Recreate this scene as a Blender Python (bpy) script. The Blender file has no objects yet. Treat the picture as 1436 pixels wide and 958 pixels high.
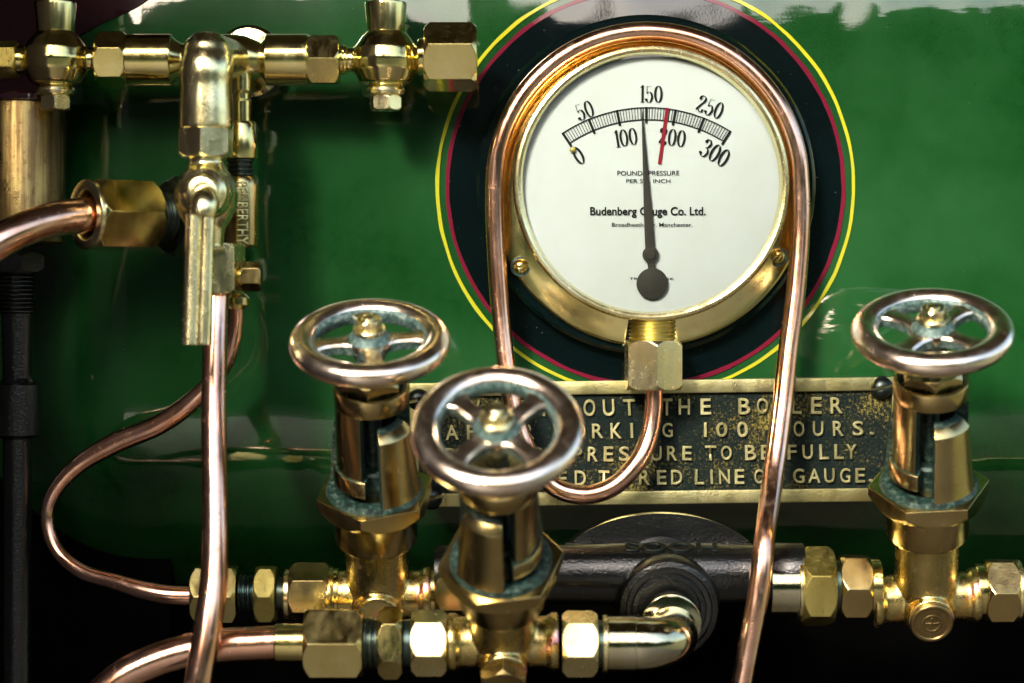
import bpy, bmesh, math, random
from mathutils import Matrix, Vector, noise
random.seed(7)
R = math.radians
S = 0.0004            # metres per photograph pixel on the boiler plate
D = 3390.0            # viewing distance in the same pixels
CX, CY = 718.0, 479.0
sc = bpy.context.scene
COL = sc.collection

# ------------------------------------------------------------------ camera
cam = bpy.data.cameras.new('camera'); co = bpy.data.objects.new('camera', cam); COL.objects.link(co)
co.location = (0, -D * S, 0); co.rotation_euler = (R(90), 0, 0)
cam.lens = 84.98; cam.sensor_width = 36; cam.clip_start = 0.05; cam.clip_end = 300
cam.dof.use_dof = True; cam.dof.focus_distance = (D - 70) * S; cam.dof.aperture_fstop = 5.0
sc.camera = co

# ------------------------------------------------------------------ sky and sun
SUN_EL, SUN_AZ = 29.0, -24.0      # azimuth measured from straight behind the camera towards the right
w = bpy.data.worlds.new('World'); sc.world = w; w.use_nodes = True
nt = w.node_tree; bg = nt.nodes['Background']
sky = nt.nodes.new('ShaderNodeTexSky'); sky.sky_type = 'NISHITA'; sky.sun_disc = False
sky.sun_elevation = R(SUN_EL); sky.sun_rotation = R(180 - SUN_AZ)
sky.dust_density = 4.0; sky.ozone_density = 1.0; sky.air_density = 1.2
nt.links.new(sky.outputs[0], bg.inputs[0]); bg.inputs[1].default_value = 0.15
sl = bpy.data.lights.new('sun', 'SUN'); sl.energy = 1.15; sl.angle = R(10); sl.color = (1, 0.96, 0.90)
so = bpy.data.objects.new('sun', sl); COL.objects.link(so)
sdir = Vector((math.sin(R(SUN_AZ)) * math.cos(R(SUN_EL)), -math.cos(R(SUN_AZ)) * math.cos(R(SUN_EL)), math.sin(R(SUN_EL))))
so.rotation_euler = sdir.to_track_quat('Z', 'Y').to_euler()
sc.view_settings.view_transform = 'Standard'; sc.view_settings.look = 'None'
sc.view_settings.exposure = 1.87; sc.view_settings.gamma = 1.0

sc.render.engine = 'CYCLES'
sc.cycles.max_bounces = 8; sc.cycles.glossy_bounces = 6; sc.cycles.diffuse_bounces = 3
sc.cycles.caustics_reflective = False; sc.cycles.caustics_refractive = False
sc.cycles.use_denoising = True

# ------------------------------------------------------------------ materials
def new_mat(name):
    m = bpy.data.materials.new(name); m.use_nodes = True
    return m, m.node_tree, m.node_tree.nodes['Principled BSDF']

def nz(nt, scale, detail=4, rough=0.6, coord='Object', stretch=None, dist=0.0):
    tc = nt.nodes.new('ShaderNodeTexCoord'); src = tc.outputs[coord]
    if stretch:
        mp = nt.nodes.new('ShaderNodeMapping'); mp.inputs['Scale'].default_value = stretch
        nt.links.new(src, mp.inputs[0]); src = mp.outputs[0]
    n = nt.nodes.new('ShaderNodeTexNoise'); n.inputs['Scale'].default_value = scale
    n.inputs['Detail'].default_value = detail; n.inputs['Roughness'].default_value = rough
    n.inputs['Distortion'].default_value = dist
    nt.links.new(src, n.inputs['Vector']); return n.outputs['Fac']

def ramp(nt, fac, stops):
    r = nt.nodes.new('ShaderNodeValToRGB'); e = r.color_ramp.elements
    while len(e) < len(stops): e.new(0.5)
    for i, (p, c) in enumerate(stops):
        e[i].position = p; e[i].color = (c, c, c, 1) if isinstance(c, (int, float)) else (*c, 1)
    nt.links.new(fac, r.inputs[0]); return r.outputs[0]

def mix(nt, fac, a, b):
    m = nt.nodes.new('ShaderNodeMix'); m.data_type = 'RGBA'
    for v, k in ((fac, 0), (a, 6), (b, 7)):
        if isinstance(v, (int, float)): m.inputs[k].default_value = v
        elif isinstance(v, tuple): m.inputs[k].default_value = (*v, 1)
        else: nt.links.new(v, m.inputs[k])
    return m.outputs[2]

def mathn(nt, op, a, b):
    m = nt.nodes.new('ShaderNodeMath'); m.operation = op
    for i, v in enumerate((a, b)):
        if isinstance(v, (int, float)): m.inputs[i].default_value = v
        else: nt.links.new(v, m.inputs[i])
    return m.outputs[0]

def metal(name, c1, c2, rough=(0.1, 0.28), dirt=0.5, dirtcol=(0.05, 0.045, 0.02), bev=0.0009, bump=0.25, heat=False, grain=900):
    m, nt, p = new_mat(name)
    big = nz(nt, 45, 3); mid = nz(nt, 260, 6, 0.7); fine = nz(nt, grain, 5, 0.7); smear = nz(nt, 120, 5, 0.65, stretch=(1, 1, 0.25))
    col = mix(nt, ramp(nt, big, [(0.35, 0.0), (0.65, 1.0)]), c1, c2)
    if heat:
        hv = ramp(nt, nz(nt, 38, 3, 0.5, dist=0.8), [(0.50, (0.62, 0.50, 0.22)), (0.57, (0.95, 0.55, 0.10)), (0.63, (0.90, 0.35, 0.42)), (0.69, (0.62, 0.45, 0.85)), (0.76, (0.65, 0.66, 0.75))])
        col = mix(nt, ramp(nt, nz(nt, 30, 2), [(0.48, 0.0), (0.58, 0.85)]), col, hv)
    dm = ramp(nt, mid, [(0.54, 0.0), (0.76, dirt)])
    col = mix(nt, dm, col, dirtcol)
    nt.links.new(col, p.inputs['Base Color'])
    p.inputs['Metallic'].default_value = 1.0
    met = ramp(nt, dm, [(0.0, 1.0), (1.0, 0.8)]); nt.links.new(met, p.inputs['Metallic'])
    rr = ramp(nt, smear, [(0.3, rough[0]), (0.7, rough[1])])
    rr = mathn(nt, 'ADD', rr, mathn(nt, 'MULTIPLY', dm, 0.35)); nt.links.new(rr, p.inputs['Roughness'])
    bv = nt.nodes.new('ShaderNodeBevel'); bv.samples = 4; bv.inputs['Radius'].default_value = bev
    b = nt.nodes.new('ShaderNodeBump'); b.inputs['Strength'].default_value = bump; b.inputs['Distance'].default_value = 0.0002
    nt.links.new(mathn(nt, 'ADD', fine, mathn(nt, 'MULTIPLY', mid, 1.2)), b.inputs['Height'])
    nt.links.new(bv.outputs[0], b.inputs['Normal']); nt.links.new(b.outputs[0], p.inputs['Normal'])
    return m

def paint(name, c1, c2, rough=0.22, coat=1.0, wave=0.0, bump=0.1, spec=0.06, specks=0.0):
    m, nt, p = new_mat(name)
    col = mix(nt, ramp(nt, nz(nt, 9, 5, 0.6), [(0.35, 0.0), (0.65, 1.0)]), c1, c2)
    col = mix(nt, ramp(nt, nz(nt, 2600, 1, 0.5), [(0.3, 0.0), (0.7, 0.5)]), col, tuple(v * 0.45 for v in c1))
    if specks:
        col = mix(nt, ramp(nt, nz(nt, 700, 1, 0.5), [(0.79, 0.0), (0.81, specks)]), col, (0.35, 0.38, 0.33))
    nt.links.new(col, p.inputs['Base Color'])
    r = ramp(nt, nz(nt, 60, 6, 0.7), [(0.3, rough * 0.9), (0.7, rough * 1.15)]); nt.links.new(r, p.inputs['Roughness'])
    p.inputs['Coat Weight'].default_value = coat; p.inputs['Coat IOR'].default_value = 1.65; p.inputs['Coat Roughness'].default_value = 0.04
    p.inputs['Specular IOR Level'].default_value = spec
    b = nt.nodes.new('ShaderNodeBump'); b.inputs['Strength'].default_value = 1.0; b.inputs['Distance'].default_value = 0.001 
    h = mathn(nt, 'ADD', mathn(nt, 'ADD', mathn(nt, 'MULTIPLY', nz(nt, 9, 2, 0.4), wave * 16), mathn(nt, 'MULTIPLY', nz(nt, 90, 3, stretch=(0.15, 1, 1)), wave * 0.25)), mathn(nt, 'MULTIPLY', nz(nt, 700, 3), bump * 0.08))
    nt.links.new(h, b.inputs['Height']); nt.links.new(b.outputs[0], p.inputs['Normal']); nt.links.new(b.outputs[0], p.inputs['Coat Normal'])
    return m

M = {}
M['brass'] = metal('polished_brass', (0.76, 0.67, 0.32), (0.64, 0.53, 0.20), (0.07, 0.22), 0.22, bump=0.13)
M['brass_pale'] = metal('pale_brass', (0.87, 0.80, 0.48), (0.78, 0.69, 0.34), (0.13, 0.30), 0.35, bump=0.35)
M['brass_satin'] = metal('satin_brass', (0.56, 0.48, 0.16), (0.46, 0.37, 0.10), (0.24, 0.42), 0.5, bump=0.5)
M['bronze'] = metal('bronze_casting', (0.58, 0.47, 0.21), (0.44, 0.33, 0.14), (0.12, 0.26), 0.28, (0.10, 0.05, 0.02))
M['brass_col'] = metal('brushed_column_brass', (0.50, 0.38, 0.14), (0.34, 0.24, 0.09), (0.22, 0.4), 0.85, (0.09, 0.05, 0.03), bump=0.6)
_nt = M['brass_col'].node_tree; _p = _nt.nodes['Principled BSDF']; _l = _p.inputs['Base Color'].links[0].from_socket
_nt.links.new(mix(_nt, ramp(_nt, nz(_nt, 300, 4, 0.6, stretch=(1, 1, 0.03)), [(0.40, 0.0), (0.62, 0.85)]), _l, (0.14, 0.08, 0.035)), _p.inputs['Base Color'])
M['wheel'] = metal('handwheel_gunmetal', (0.92, 0.80, 0.69), (0.86, 0.69, 0.53), (0.14, 0.28), 0.18, (0.2, 0.13, 0.09), bump=0.18)
M['cast'] = metal('heat_tinted_casting', (0.60, 0.49, 0.19), (0.42, 0.32, 0.11), (0.13, 0.32), 0.6, (0.06, 0.035, 0.015), bump=0.45, heat=True)
M['copper'] = metal('copper_tube', (0.88, 0.56, 0.43), (0.76, 0.40, 0.25), (0.11, 0.24), 0.45, (0.22, 0.09, 0.05), bump=0.10)
M['chrome'] = metal('plated_elbow', (0.62, 0.59, 0.44), (0.50, 0.46, 0.28), (0.03, 0.09), 0.35, (0.06, 0.05, 0.03), bump=0.2)
M['plug'] = metal('tarnished_plug_brass', (0.30, 0.22, 0.09), (0.20, 0.14, 0.06), (0.25, 0.4), 0.6, (0.04, 0.02, 0.01), bump=0.4)
M['steel'] = metal('dark_steel', (0.06, 0.075, 0.07), (0.025, 0.03, 0.03), (0.25, 0.5), 0.6, (0.02, 0.02, 0.02))
M['thread'] = metal('oily_thread', (0.10, 0.12, 0.09), (0.05, 0.08, 0.08), (0.22, 0.4), 0.5, (0.01, 0.015, 0.015))
M['needle'] = paint('needle_grey', (0.035, 0.035, 0.03), (0.05, 0.048, 0.04), 0.5, 0.0)
M['ink'] = paint('printed_ink', (0.012, 0.012, 0.012), (0.02, 0.02, 0.02), 0.5, 0.0)
M['red_ink'] = paint('red_line_ink', (0.26, 0.016, 0.028), (0.22, 0.012, 0.024), 0.5, 0.0)
M['green'] = paint('green_boiler_paint', (0.003, 0.044, 0.006), (0.016, 0.084, 0.023), 0.30, 1.0, wave=0.45, specks=0.25)
M['black_green'] = paint('blackish_green_paint', (0.0007, 0.003, 0.0035), (0.0014, 0.006, 0.0065), 0.2, 1.0, wave=0.2, specks=0.25)
M['yellow'] = paint('yellow_lining_paint', (0.50, 0.48, 0.02), (0.42, 0.42, 0.03), 0.3, 0.6)
M['maroon_line'] = paint('maroon_lining_paint', (0.13, 0.006, 0.022), (0.17, 0.010, 0.030), 0.3, 0.6)
M['maroon'] = paint('maroon_paint', (0.022, 0.006, 0.009), (0.032, 0.009, 0.013), 0.25, 1.0, wave=0.3, specks=0.3)
M['black_iron'] = paint('black_iron_paint', (0.002, 0.0025, 0.0025), (0.005, 0.006, 0.006), 0.2, 0.3, bump=3.5, specks=0.3, spec=0.45)

# verdigris and dried polish left in corners
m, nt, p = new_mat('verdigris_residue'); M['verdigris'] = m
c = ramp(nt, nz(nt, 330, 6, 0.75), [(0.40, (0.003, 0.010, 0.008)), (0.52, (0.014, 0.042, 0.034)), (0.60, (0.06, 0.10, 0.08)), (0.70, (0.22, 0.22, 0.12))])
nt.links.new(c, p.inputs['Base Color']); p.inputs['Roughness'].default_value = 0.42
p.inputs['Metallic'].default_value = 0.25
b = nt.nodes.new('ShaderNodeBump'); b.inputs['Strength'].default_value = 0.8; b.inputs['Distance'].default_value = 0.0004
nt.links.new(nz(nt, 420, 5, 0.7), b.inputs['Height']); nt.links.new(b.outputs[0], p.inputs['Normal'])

m = M['verdigris'].copy(); m.name = 'dried_polish_residue'; M['residue'] = m
for q in m.node_tree.nodes:
    if q.type == 'VALTORGB' and len(q.color_ramp.elements) == 4:
        for e, cc_ in zip(q.color_ramp.elements, ((0.02, 0.05, 0.045), (0.08, 0.14, 0.125), (0.17, 0.23, 0.21), (0.38, 0.40, 0.36))): e.color = (*cc_, 1)
# worn cast face of the nameplate: black green with brassy rub-through
m, nt, p = new_mat('worn_plate_field'); M['field'] = m
spk = ramp(nt, mathn(nt, 'MULTIPLY', nz(nt, 620, 5, 0.8), mathn(nt, 'ADD', nz(nt, 26, 3), 0.5)), [(0.555, 0.0), (0.72, 1.0)])
c = mix(nt, spk, (0.004, 0.010, 0.009), (0.26, 0.21, 0.05))
nt.links.new(c, p.inputs['Base Color']); nt.links.new(ramp(nt, spk, [(0, 0.0), (1, 0.8)]), p.inputs['Metallic'])
p.inputs['Roughness'].default_value = 0.36; p.inputs['Specular IOR Level'].default_value = 0.08
b = nt.nodes.new('ShaderNodeBump'); b.inputs['Strength'].default_value = 1.0; b.inputs['Distance'].default_value = 0.0009
nt.links.new(nz(nt, 380, 6, 0.75), b.inputs['Height']); nt.links.new(b.outputs[0], p.inputs['Normal'])

# enamel dial
m, nt, p = new_mat('dial_enamel'); M['dial'] = m
c = mix(nt, ramp(nt, nz(nt, 30, 4), [(0.3, 0.0), (0.7, 1.0)]), (0.51, 0.58, 0.575), (0.47, 0.53, 0.505))
c = mix(nt, ramp(nt, nz(nt, 800, 2), [(0.76, 0.0), (0.78, 0.5)]), c, (0.3, 0.3, 0.25))
nt.links.new(c, p.inputs['Base Color']); p.inputs['Roughness'].default_value = 0.45
# window glass of the gauge
m = bpy.data.materials.new('gauge_glass'); m.use_nodes = True; nt = m.node_tree; M['glass'] = m
nt.nodes.remove(nt.nodes['Principled BSDF']); out = nt.nodes['Material Output']
tr = nt.nodes.new('ShaderNodeBsdfTransparent'); tr.inputs[0].default_value = (0.97, 0.985, 0.97, 1)
gl = nt.nodes.new('ShaderNodeBsdfGlossy'); gl.inputs['Roughness'].default_value = 0.02
fr = nt.nodes.new('ShaderNodeFresnel'); fr.inputs[0].default_value = 1.5
mx = nt.nodes.new('ShaderNodeMixShader')
nt.links.new(fr.outputs[0], mx.inputs[0]); nt.links.new(tr.outputs[0], mx.inputs[1]); nt.links.new(gl.outputs[0], mx.inputs[2]); nt.links.new(mx.outputs[0], out.inputs[0])

# surroundings
def rough_mat(name, c1, c2, scale, rough=0.85):
    m, nt, p = new_mat(name)
    nt.links.new(mix(nt, ramp(nt, nz(nt, scale, 6, 0.65), [(0.35, 0.0), (0.65, 1.0)]), c1, c2), p.inputs['Base Color'])
    p.inputs['Roughness'].default_value = rough; return m
M['gravel'] = rough_mat('pale_gravel', (0.20, 0.185, 0.08), (0.12, 0.12, 0.045), 1.3)
M['leaf'] = rough_mat('hedge_leaf', (0.012, 0.022, 0.006), (0.035, 0.05, 0.012), 2.0)
M['roof'] = rough_mat('canopy_boards', (0.11, 0.070, 0.058), (0.07, 0.045, 0.038), 6.0)
M['chequer'] = rough_mat('worn_footplate_steel', (0.07, 0.056, 0.034), (0.03, 0.025, 0.016), 9.0, 0.6)
M['shade_black'] = rough_mat('backing_shade_black', (0.0010, 0.0010, 0.0010), (0.002, 0.0019, 0.0018), 12.0, 0.8)  # near-black colour standing for deep shade on the backings
M['shade_black'].node_tree.nodes['Principled BSDF'].inputs['Specular IOR Level'].default_value = 0.0

# ------------------------------------------------------------------ helpers
def k(h): return (D - h) / D
def U(px, py, h):
    s = k(h) * S
    return Vector(((px - CX) * s, -h * S, (CY - py) * s))

def finish(bm, name, mats, parent=None, ang=34, flat=False):
    bmesh.ops.remove_doubles(bm, verts=bm.verts, dist=1e-6)
    bmesh.ops.recalc_face_normals(bm, faces=bm.faces)
    ca = math.cos(R(ang))
    for f in bm.faces: f.smooth = not flat
    for e in bm.edges:
        if len(e.link_faces) == 2 and e.link_faces[0].normal.dot(e.link_faces[1].normal) < ca: e.smooth = False
    me = bpy.data.meshes.new(name); bm.to_mesh(me); bm.free()
    if not isinstance(mats, (list, tuple)): mats = [mats]
    for mm in mats: me.materials.append(mm)
    return link(name, me, parent)

def link(name, me, parent=None):
    o = bpy.data.objects.new(name, me); COL.objects.link(o)
    if parent is not None: o.parent = parent
    return o

def thing(name, label, cat, loc=(0, 0, 0), rot=None, group=None, s=1.0):
    o = bpy.data.objects.new(name, None); COL.objects.link(o); o.empty_display_size = 0.01
    if rot is not None: o.matrix_world = Matrix.Translation(loc) @ rot.to_4x4()
    else: o.location = loc
    o['label'] = label; o['category'] = cat
    if group: o['group'] = group
    o['scale_px'] = s
    return o

def frame(axis, org=(0, 0, 0), ref=(0, -1, 0), s=S):
    """columns u (towards ref), v, t (axis); pixel units scaled to metres"""
    t = Vector(axis).normalized(); u = Vector(ref); u = (u - t * u.dot(t))
    if u.length < 1e-4: u = Vector((0, 0, 1)) - t * t.z
    u.normalize(); v = t.cross(u)
    m = Matrix((u, v, t)).transposed().to_4x4()
    return Matrix.Scale(s, 4) @ Matrix.Translation(Vector(org)) @ m

def grid_faces(bm, rings, closed=True, mi=0):
    fs = []
    n = len(rings[0])
    for a, b in zip(rings[:-1], rings[1:]):
        for i in range(n if closed else n - 1):
            j = (i + 1) % n
            try: f = bm.faces.new((a[i], a[j], b[j], b[i])); f.material_index = mi; fs.append(f)
            except ValueError: pass
    return fs

def lathe(bm, prof, mt, seg=48, mi=0, cap=True, a0=0, a1=360):
    full = abs(a1 - a0) >= 359.9; rings = []
    ns = seg if full else seg + 1
    for r, t in prof:
        if r <= 1e-6:
            v = bm.verts.new(mt @ Vector((0, 0, t))); rings.append([v] * ns); continue
        rings.append([bm.verts.new(mt @ Vector((r * math.cos(R(a0 + (a1 - a0) * i / seg)), r * math.sin(R(a0 + (a1 - a0) * i / seg)), t))) for i in range(ns)])
    for a, b in zip(rings[:-1], rings[1:]):
        for i in range(seg):
            j = (i + 1) % ns
            vs = []
            for q in (a[i], a[j], b[j], b[i]):
                if q not in vs: vs.append(q)
            if len(vs) > 2:
                try: f = bm.faces.new(vs); f.material_index = mi
                except ValueError: pass
    if cap and full:
        for r_ in (rings[0], rings[-1]):
            if r_[0] is not r_[1]:
                try: f = bm.faces.new(r_); f.material_index = mi
                except ValueError: pass
    return rings

def sector(bm, prof_o, prof_i, mt, a0, a1, seg=14, mis=(0, 0, 0)):
    """solid arc wall: outer profile [(r,t)], inner profile [(r,t)], same length; mis = outer, inner, edges"""
    def ring(prof, a): return [bm.verts.new(mt @ Vector((r * math.cos(R(a)), r * math.sin(R(a)), t))) for r, t in prof]
    O, I = [], []
    for i in range(seg + 1):
        a = a0 + (a1 - a0) * i / seg
        O.append(ring(prof_o, a)); I.append(ring(prof_i, a))
    n = len(prof_o)
    for i in range(seg):
        for j in range(n - 1):
            f = bm.faces.new((O[i][j], O[i + 1][j], O[i + 1][j + 1], O[i][j + 1])); f.material_index = mis[0]
            f = bm.faces.new((I[i][j], I[i][j + 1], I[i + 1][j + 1], I[i + 1][j])); f.material_index = mis[1]
        for j in (0, n - 1):
            f = bm.faces.new((O[i][j], O[i + 1][j], I[i + 1][j], I[i][j])); f.material_index = mis[2]
    for q in (0, seg):
        for j in range(n - 1):
            f = bm.faces.new((O[q][j], O[q][j + 1], I[q][j + 1], I[q][j])); f.material_index = mis[2]

def hexnut(bm, rc, t0, t1, mt, rot=0, ch0=True, ch1=True, hole=0, mi=0, mi_end=None, slope=1.9, seg=72):
    """hexagonal nut along t with cone-chamfered corners; rc = corner radius, rot 0 puts a corner towards ref"""
    a = rc * math.cos(R(30)); lim = a * 1.005
    def rh(ph): return a / math.cos(R(((ph - rot) % 60) - 30))
    A, B, C, E = [], [], [], []
    for i in range(seg):
        ph = 360.0 * i / seg + rot; r = rh(ph); d = max(0.0, (r - lim)) * 1.25
        c, s_ = math.cos(R(ph)), math.sin(R(ph))
        def v(rr, t): return bm.verts.new(mt @ Vector((rr * c, rr * s_, t)))
        A.append(v(min(r, lim) if ch0 else r, t0)); B.append(v(r, t0 + (d if ch0 else 0) + 1e-3))
        C.append(v(r, t1 - (d if ch1 else 0) - 1e-3)); E.append(v(min(r, lim) if ch1 else r, t1))
    grid_faces(bm, [A, B, C, E], mi=mi)
    me = mi if mi_end is None else mi_end
    for ringv, t, d in ((A, t0, 1), (E, t1, -1)):
        if hole:
            H = [bm.verts.new(mt @ Vector((hole * math.cos(R(360.0 * i / seg + rot)), hole * math.sin(R(360.0 * i / seg + rot)), t))) for i in range(seg)]
            H2 = [bm.verts.new(mt @ Vector((hole * math.cos(R(360.0 * i / seg + rot)), hole * math.sin(R(360.0 * i / seg + rot)), t + d * abs(t1 - t0) * .4))) for i in range(seg)]
            grid_faces(bm, [ringv, H, H2], mi=me)
        else:
            f = bm.faces.new(ringv); f.material_index = me

def thread_prof(r, t0, t1, pitch=5, depth=3):
    n = max(2, int(abs(t1 - t0) / pitch)); st = (t1 - t0) / n; out = []
    for i in range(n):
        out += [(r - depth, t0 + st * i), (r, t0 + st * (i + .35)), (r, t0 + st * (i + .6))]
    return out + [(r - depth, t1)]

def catmull(pts, n=10):
    P = [pts[0]] + list(pts) + [pts[-1]]; out = []
    for i in range(1, len(P) - 2):
        for j in range(n):
            t = j / n; a, b, c, d = P[i - 1], P[i], P[i + 1], P[i + 2]
            out.append(tuple(0.5 * (2 * b[q] + (c[q] - a[q]) * t + (2 * a[q] - 5 * b[q] + 4 * c[q] - d[q]) * t * t + (3 * b[q] - a[q] - 3 * c[q] + d[q]) * t ** 3) for q in range(len(b))))
    out.append(tuple(P[-2])); return out

def sweep(bm, pts, rads, seg=28, cap=True, mi=0, wob=0.0):
    """tube through metre points with metre radii"""
    P = [Vector(p) for p in pts]; rings = []; up = None
    for i, p in enumerate(P):
        t = (P[min(i + 1, len(P) - 1)] - P[max(i - 1, 0)]).normalized()
        if up is None: up = Vector((0.13, -1, 0.21)); 
        up = (up - t * up.dot(t)).normalized(); v = t.cross(up)
        r = rads[i] if isinstance(rads, (list, tuple)) else rads
        ring = []
        for q in range(seg):
            a = 2 * math.pi * q / seg
            n_ = up * math.cos(a) + v * math.sin(a)
            rr = r * (1 + wob * noise.noise((p + n_ * r) * 45))
            ring.append(bm.verts.new(p + n_ * rr))
        rings.append(ring)
    grid_faces(bm, rings, mi=mi)
    if cap: bm.faces.new(rings[0]).material_index = mi; bm.faces.new(rings[-1]).material_index = mi

def torus(bm, Rr, r, mt, seg=96, sseg=24, flat=1.0, mi=0, mi_in=None):
    rings = []
    for i in range(seg):
        A = 2 * math.pi * i / seg
        rings.append([bm.verts.new(mt @ Vector(((Rr + r * math.cos(b)) * math.cos(A), (Rr + r * math.cos(b)) * math.sin(A), r * flat * math.sin(b)))) for b in (2 * math.pi * j / sseg for j in range(sseg))])
    rings.append(rings[0])
    for a, b in zip(rings[:-1], rings[1:]):
        for j in range(sseg):
            f = bm.faces.new((a[j], a[(j + 1) % sseg], b[(j + 1) % sseg], b[j]))
            ang = (j + .5) / sseg * 360
            f.material_index = mi_in if (mi_in is not None and 158 < ang < 235) else mi

def box(bm, x0, x1, y0, y1, z0, z1, mt=None, mi=0, bev=0.0):
    vs = [bm.verts.new(Vector((x, y, z))) for x in (x0, x1) for y in (y0, y1) for z in (z0, z1)]
    fs = [bm.faces.new([vs[i] for i in q]) for q in ((0, 1, 3, 2), (4, 6, 7, 5), (0, 4, 5, 1), (2, 3, 7, 6), (0, 2, 6, 4), (1, 5, 7, 3))]
    for f in fs: f.material_index = mi
    if bev:
        es = list({e for f in fs for e in f.edges})
        rs = bmesh.ops.bevel(bm, geom=es, offset=bev, segments=3, affect='EDGES', profile=0.6)
        vs = list({v for f in rs['faces'] for v in f.verts} | {v for v in vs if v.is_valid})
    if mt is not None: bmesh.ops.transform(bm, matrix=mt, verts=[v for v in vs if v.is_valid])

def text_mesh(body, wid, hei, depth=0.0, bold=0.0, bev=0.0):
    """outline text as a bmesh centred on 0,0 in the x-y plane, fitted to wid x hei"""
    cu = bpy.data.curves.new('lettering', 'FONT'); cu.body = body; cu.align_x = 'CENTER'; cu.align_y = 'CENTER'; cu.size = 1.0
    cu.offset = bold; cu.extrude = 0.0; cu.resolution_u = 4
    if depth: cu.extrude = 0.5; 
    o = bpy.data.objects.new('lettering', cu); COL.objects.link(o)
    dg = bpy.context.evaluated_depsgraph_get(); dg.update()
    me = bpy.data.meshes.new_from_object(o.evaluated_get(dg)); bpy.data.objects.remove(o); bpy.data.curves.remove(cu)
    bm = bmesh.new(); bm.from_mesh(me); bpy.data.meshes.remove(me)
    xs = [v.co.x for v in bm.verts]; ys = [v.co.y for v in bm.verts]
    w_, h_ = max(xs) - min(xs), max(ys) - min(ys); cx, cy = (max(xs) + min(xs)) / 2, (max(ys) + min(ys)) / 2
    for v in bm.verts:
        v.co = Vector(((v.co.x - cx) * wid / w_, (v.co.y - cy) * (hei / h_ if hei else wid / w_), v.co.z * depth))
    return bm

def add_bm(dst, src, mt):
    src.transform(mt); me = bpy.data.meshes.new('tmp'); src.to_mesh(me); src.free(); dst.from_mesh(me); bpy.data.meshes.remove(me)

# ------------------------------------------------------------------ surroundings that light and colour the metal
def structure(o, kind='structure'): o['kind'] = kind; return o
bm = bmesh.new(); vs = [bm.verts.new(v) for v in ((-90, -150, -1.6), (90, -150, -1.6), (90, 60, -1.6), (-90, 60, -1.6))]; bm.faces.new(vs)
structure(finish(bm, 'ground', M['gravel']))
# canopy of the engine, overhead
bm = bmesh.new(); box(bm, -1.5, 1.5, -0.93, 1.2, 0.93, 0.97); structure(finish(bm, 'canopy_roof', M['roof'], flat=True))
bm = bmesh.new(); box(bm, -0.95, 0.95, -2.3, 0.5, -0.56, -0.52); structure(finish(bm, 'footplate_floor', M['chequer'], flat=True))
bm = bmesh.new(); box(bm, -0.54, -0.50, -0.85, 0.5, -0.52, 0.925); structure(finish(bm, 'left_light_blocker', M['roof'], flat=True))  # unseen sheet added to block light and darken the left side
# leafy belt added unseen behind the viewer, its top shaped for the reflections
bm = bmesh.new()
xs = [-40 + i * 1.0 for i in range(36)] + [-4 + i * 0.25 for i in range(33)] + [4.5 + i * 1.0 for i in range(36)]
tops = [4.6 + 4.2 * noise.noise(Vector((x * .16, 3.1, 0))) + 1.6 * noise.noise(Vector((x * .7, 9, 0))) + 0.9 * noise.noise(Vector((x * 2.3, 5, 0))) + (5.5 if -5 < x < 0.2 else 0) + (1.6 if 1.9 < x < 2.4 else 0) for x in xs]
rows = []
for z in range(9):
    rows.append([bm.verts.new((x, -16 + 1.2 * noise.noise(Vector((x * .5, z * .7, 4))) + abs(z - 4) * -.25, -1.7 + (t + 1.7) * z / 8)) for x, t in zip(xs, tops)])
grid_faces(bm, rows, closed=False)
rb = [bm.verts.new((v.co.x, -19, v.co.z)) for v in rows[-1]]; rb0 = [bm.verts.new((v.co.x, -19, -1.7)) for v in rows[-1]]
grid_faces(bm, [rows[-1], rb, rb0], closed=False)
o = finish(bm, 'unseen_hedge', M['leaf']); structure(o, 'stuff')

# ------------------------------------------------------------------ boiler plate
def plate_y(Y):
    """depth in px of the green plate at picture height Y (px at h=0); leans back at the top, curls under at the bottom"""
    if Y < 50: return -0.5 * (50 - Y) ** 2 * 0.0032
    if Y > 570: return -0.5 * (Y - 570) ** 2 * 0.0058
    return 0.0
def plate_x(X): return -0.5 * (190 - X) ** 2 * 0.0055 if 50 < X < 190 else (-53.9 - (50 - X) * 0.77 if X <= 50 else 0.0)
def PU(X, Y, up=0.0): return Vector(((X - CX) * S, -(plate_y(Y) + plate_x(X) + up) * S, (CY - Y) * S))
bm = bmesh.new()
Ys = list(range(-420, 1040, 12)); Xs = list(range(-420, 1900, 20)); rows = []
for Y in Ys: rows.append([bm.verts.new(PU(X, Y)) for X in Xs])
grid_faces(bm, rows, closed=False)
plate = structure(finish(bm, 'boiler_plate', M['green'], ang=80))
bm = bmesh.new(); box(bm, -0.50, 0.8, 0.085, 0.11, -0.52, -0.02); structure(finish(bm, 'bottom_shade_backing', M['shade_black'], flat=True))  # added black backing, gives the deep shade below the plate
bm = bmesh.new(); box(bm, -0.497, -0.20, 0.06, 0.08, -0.515, 0.5); structure(finish(bm, 'left_shade_backing', M['shade_black'], flat=True))  # added black backing, puts shade behind the left edge
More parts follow.
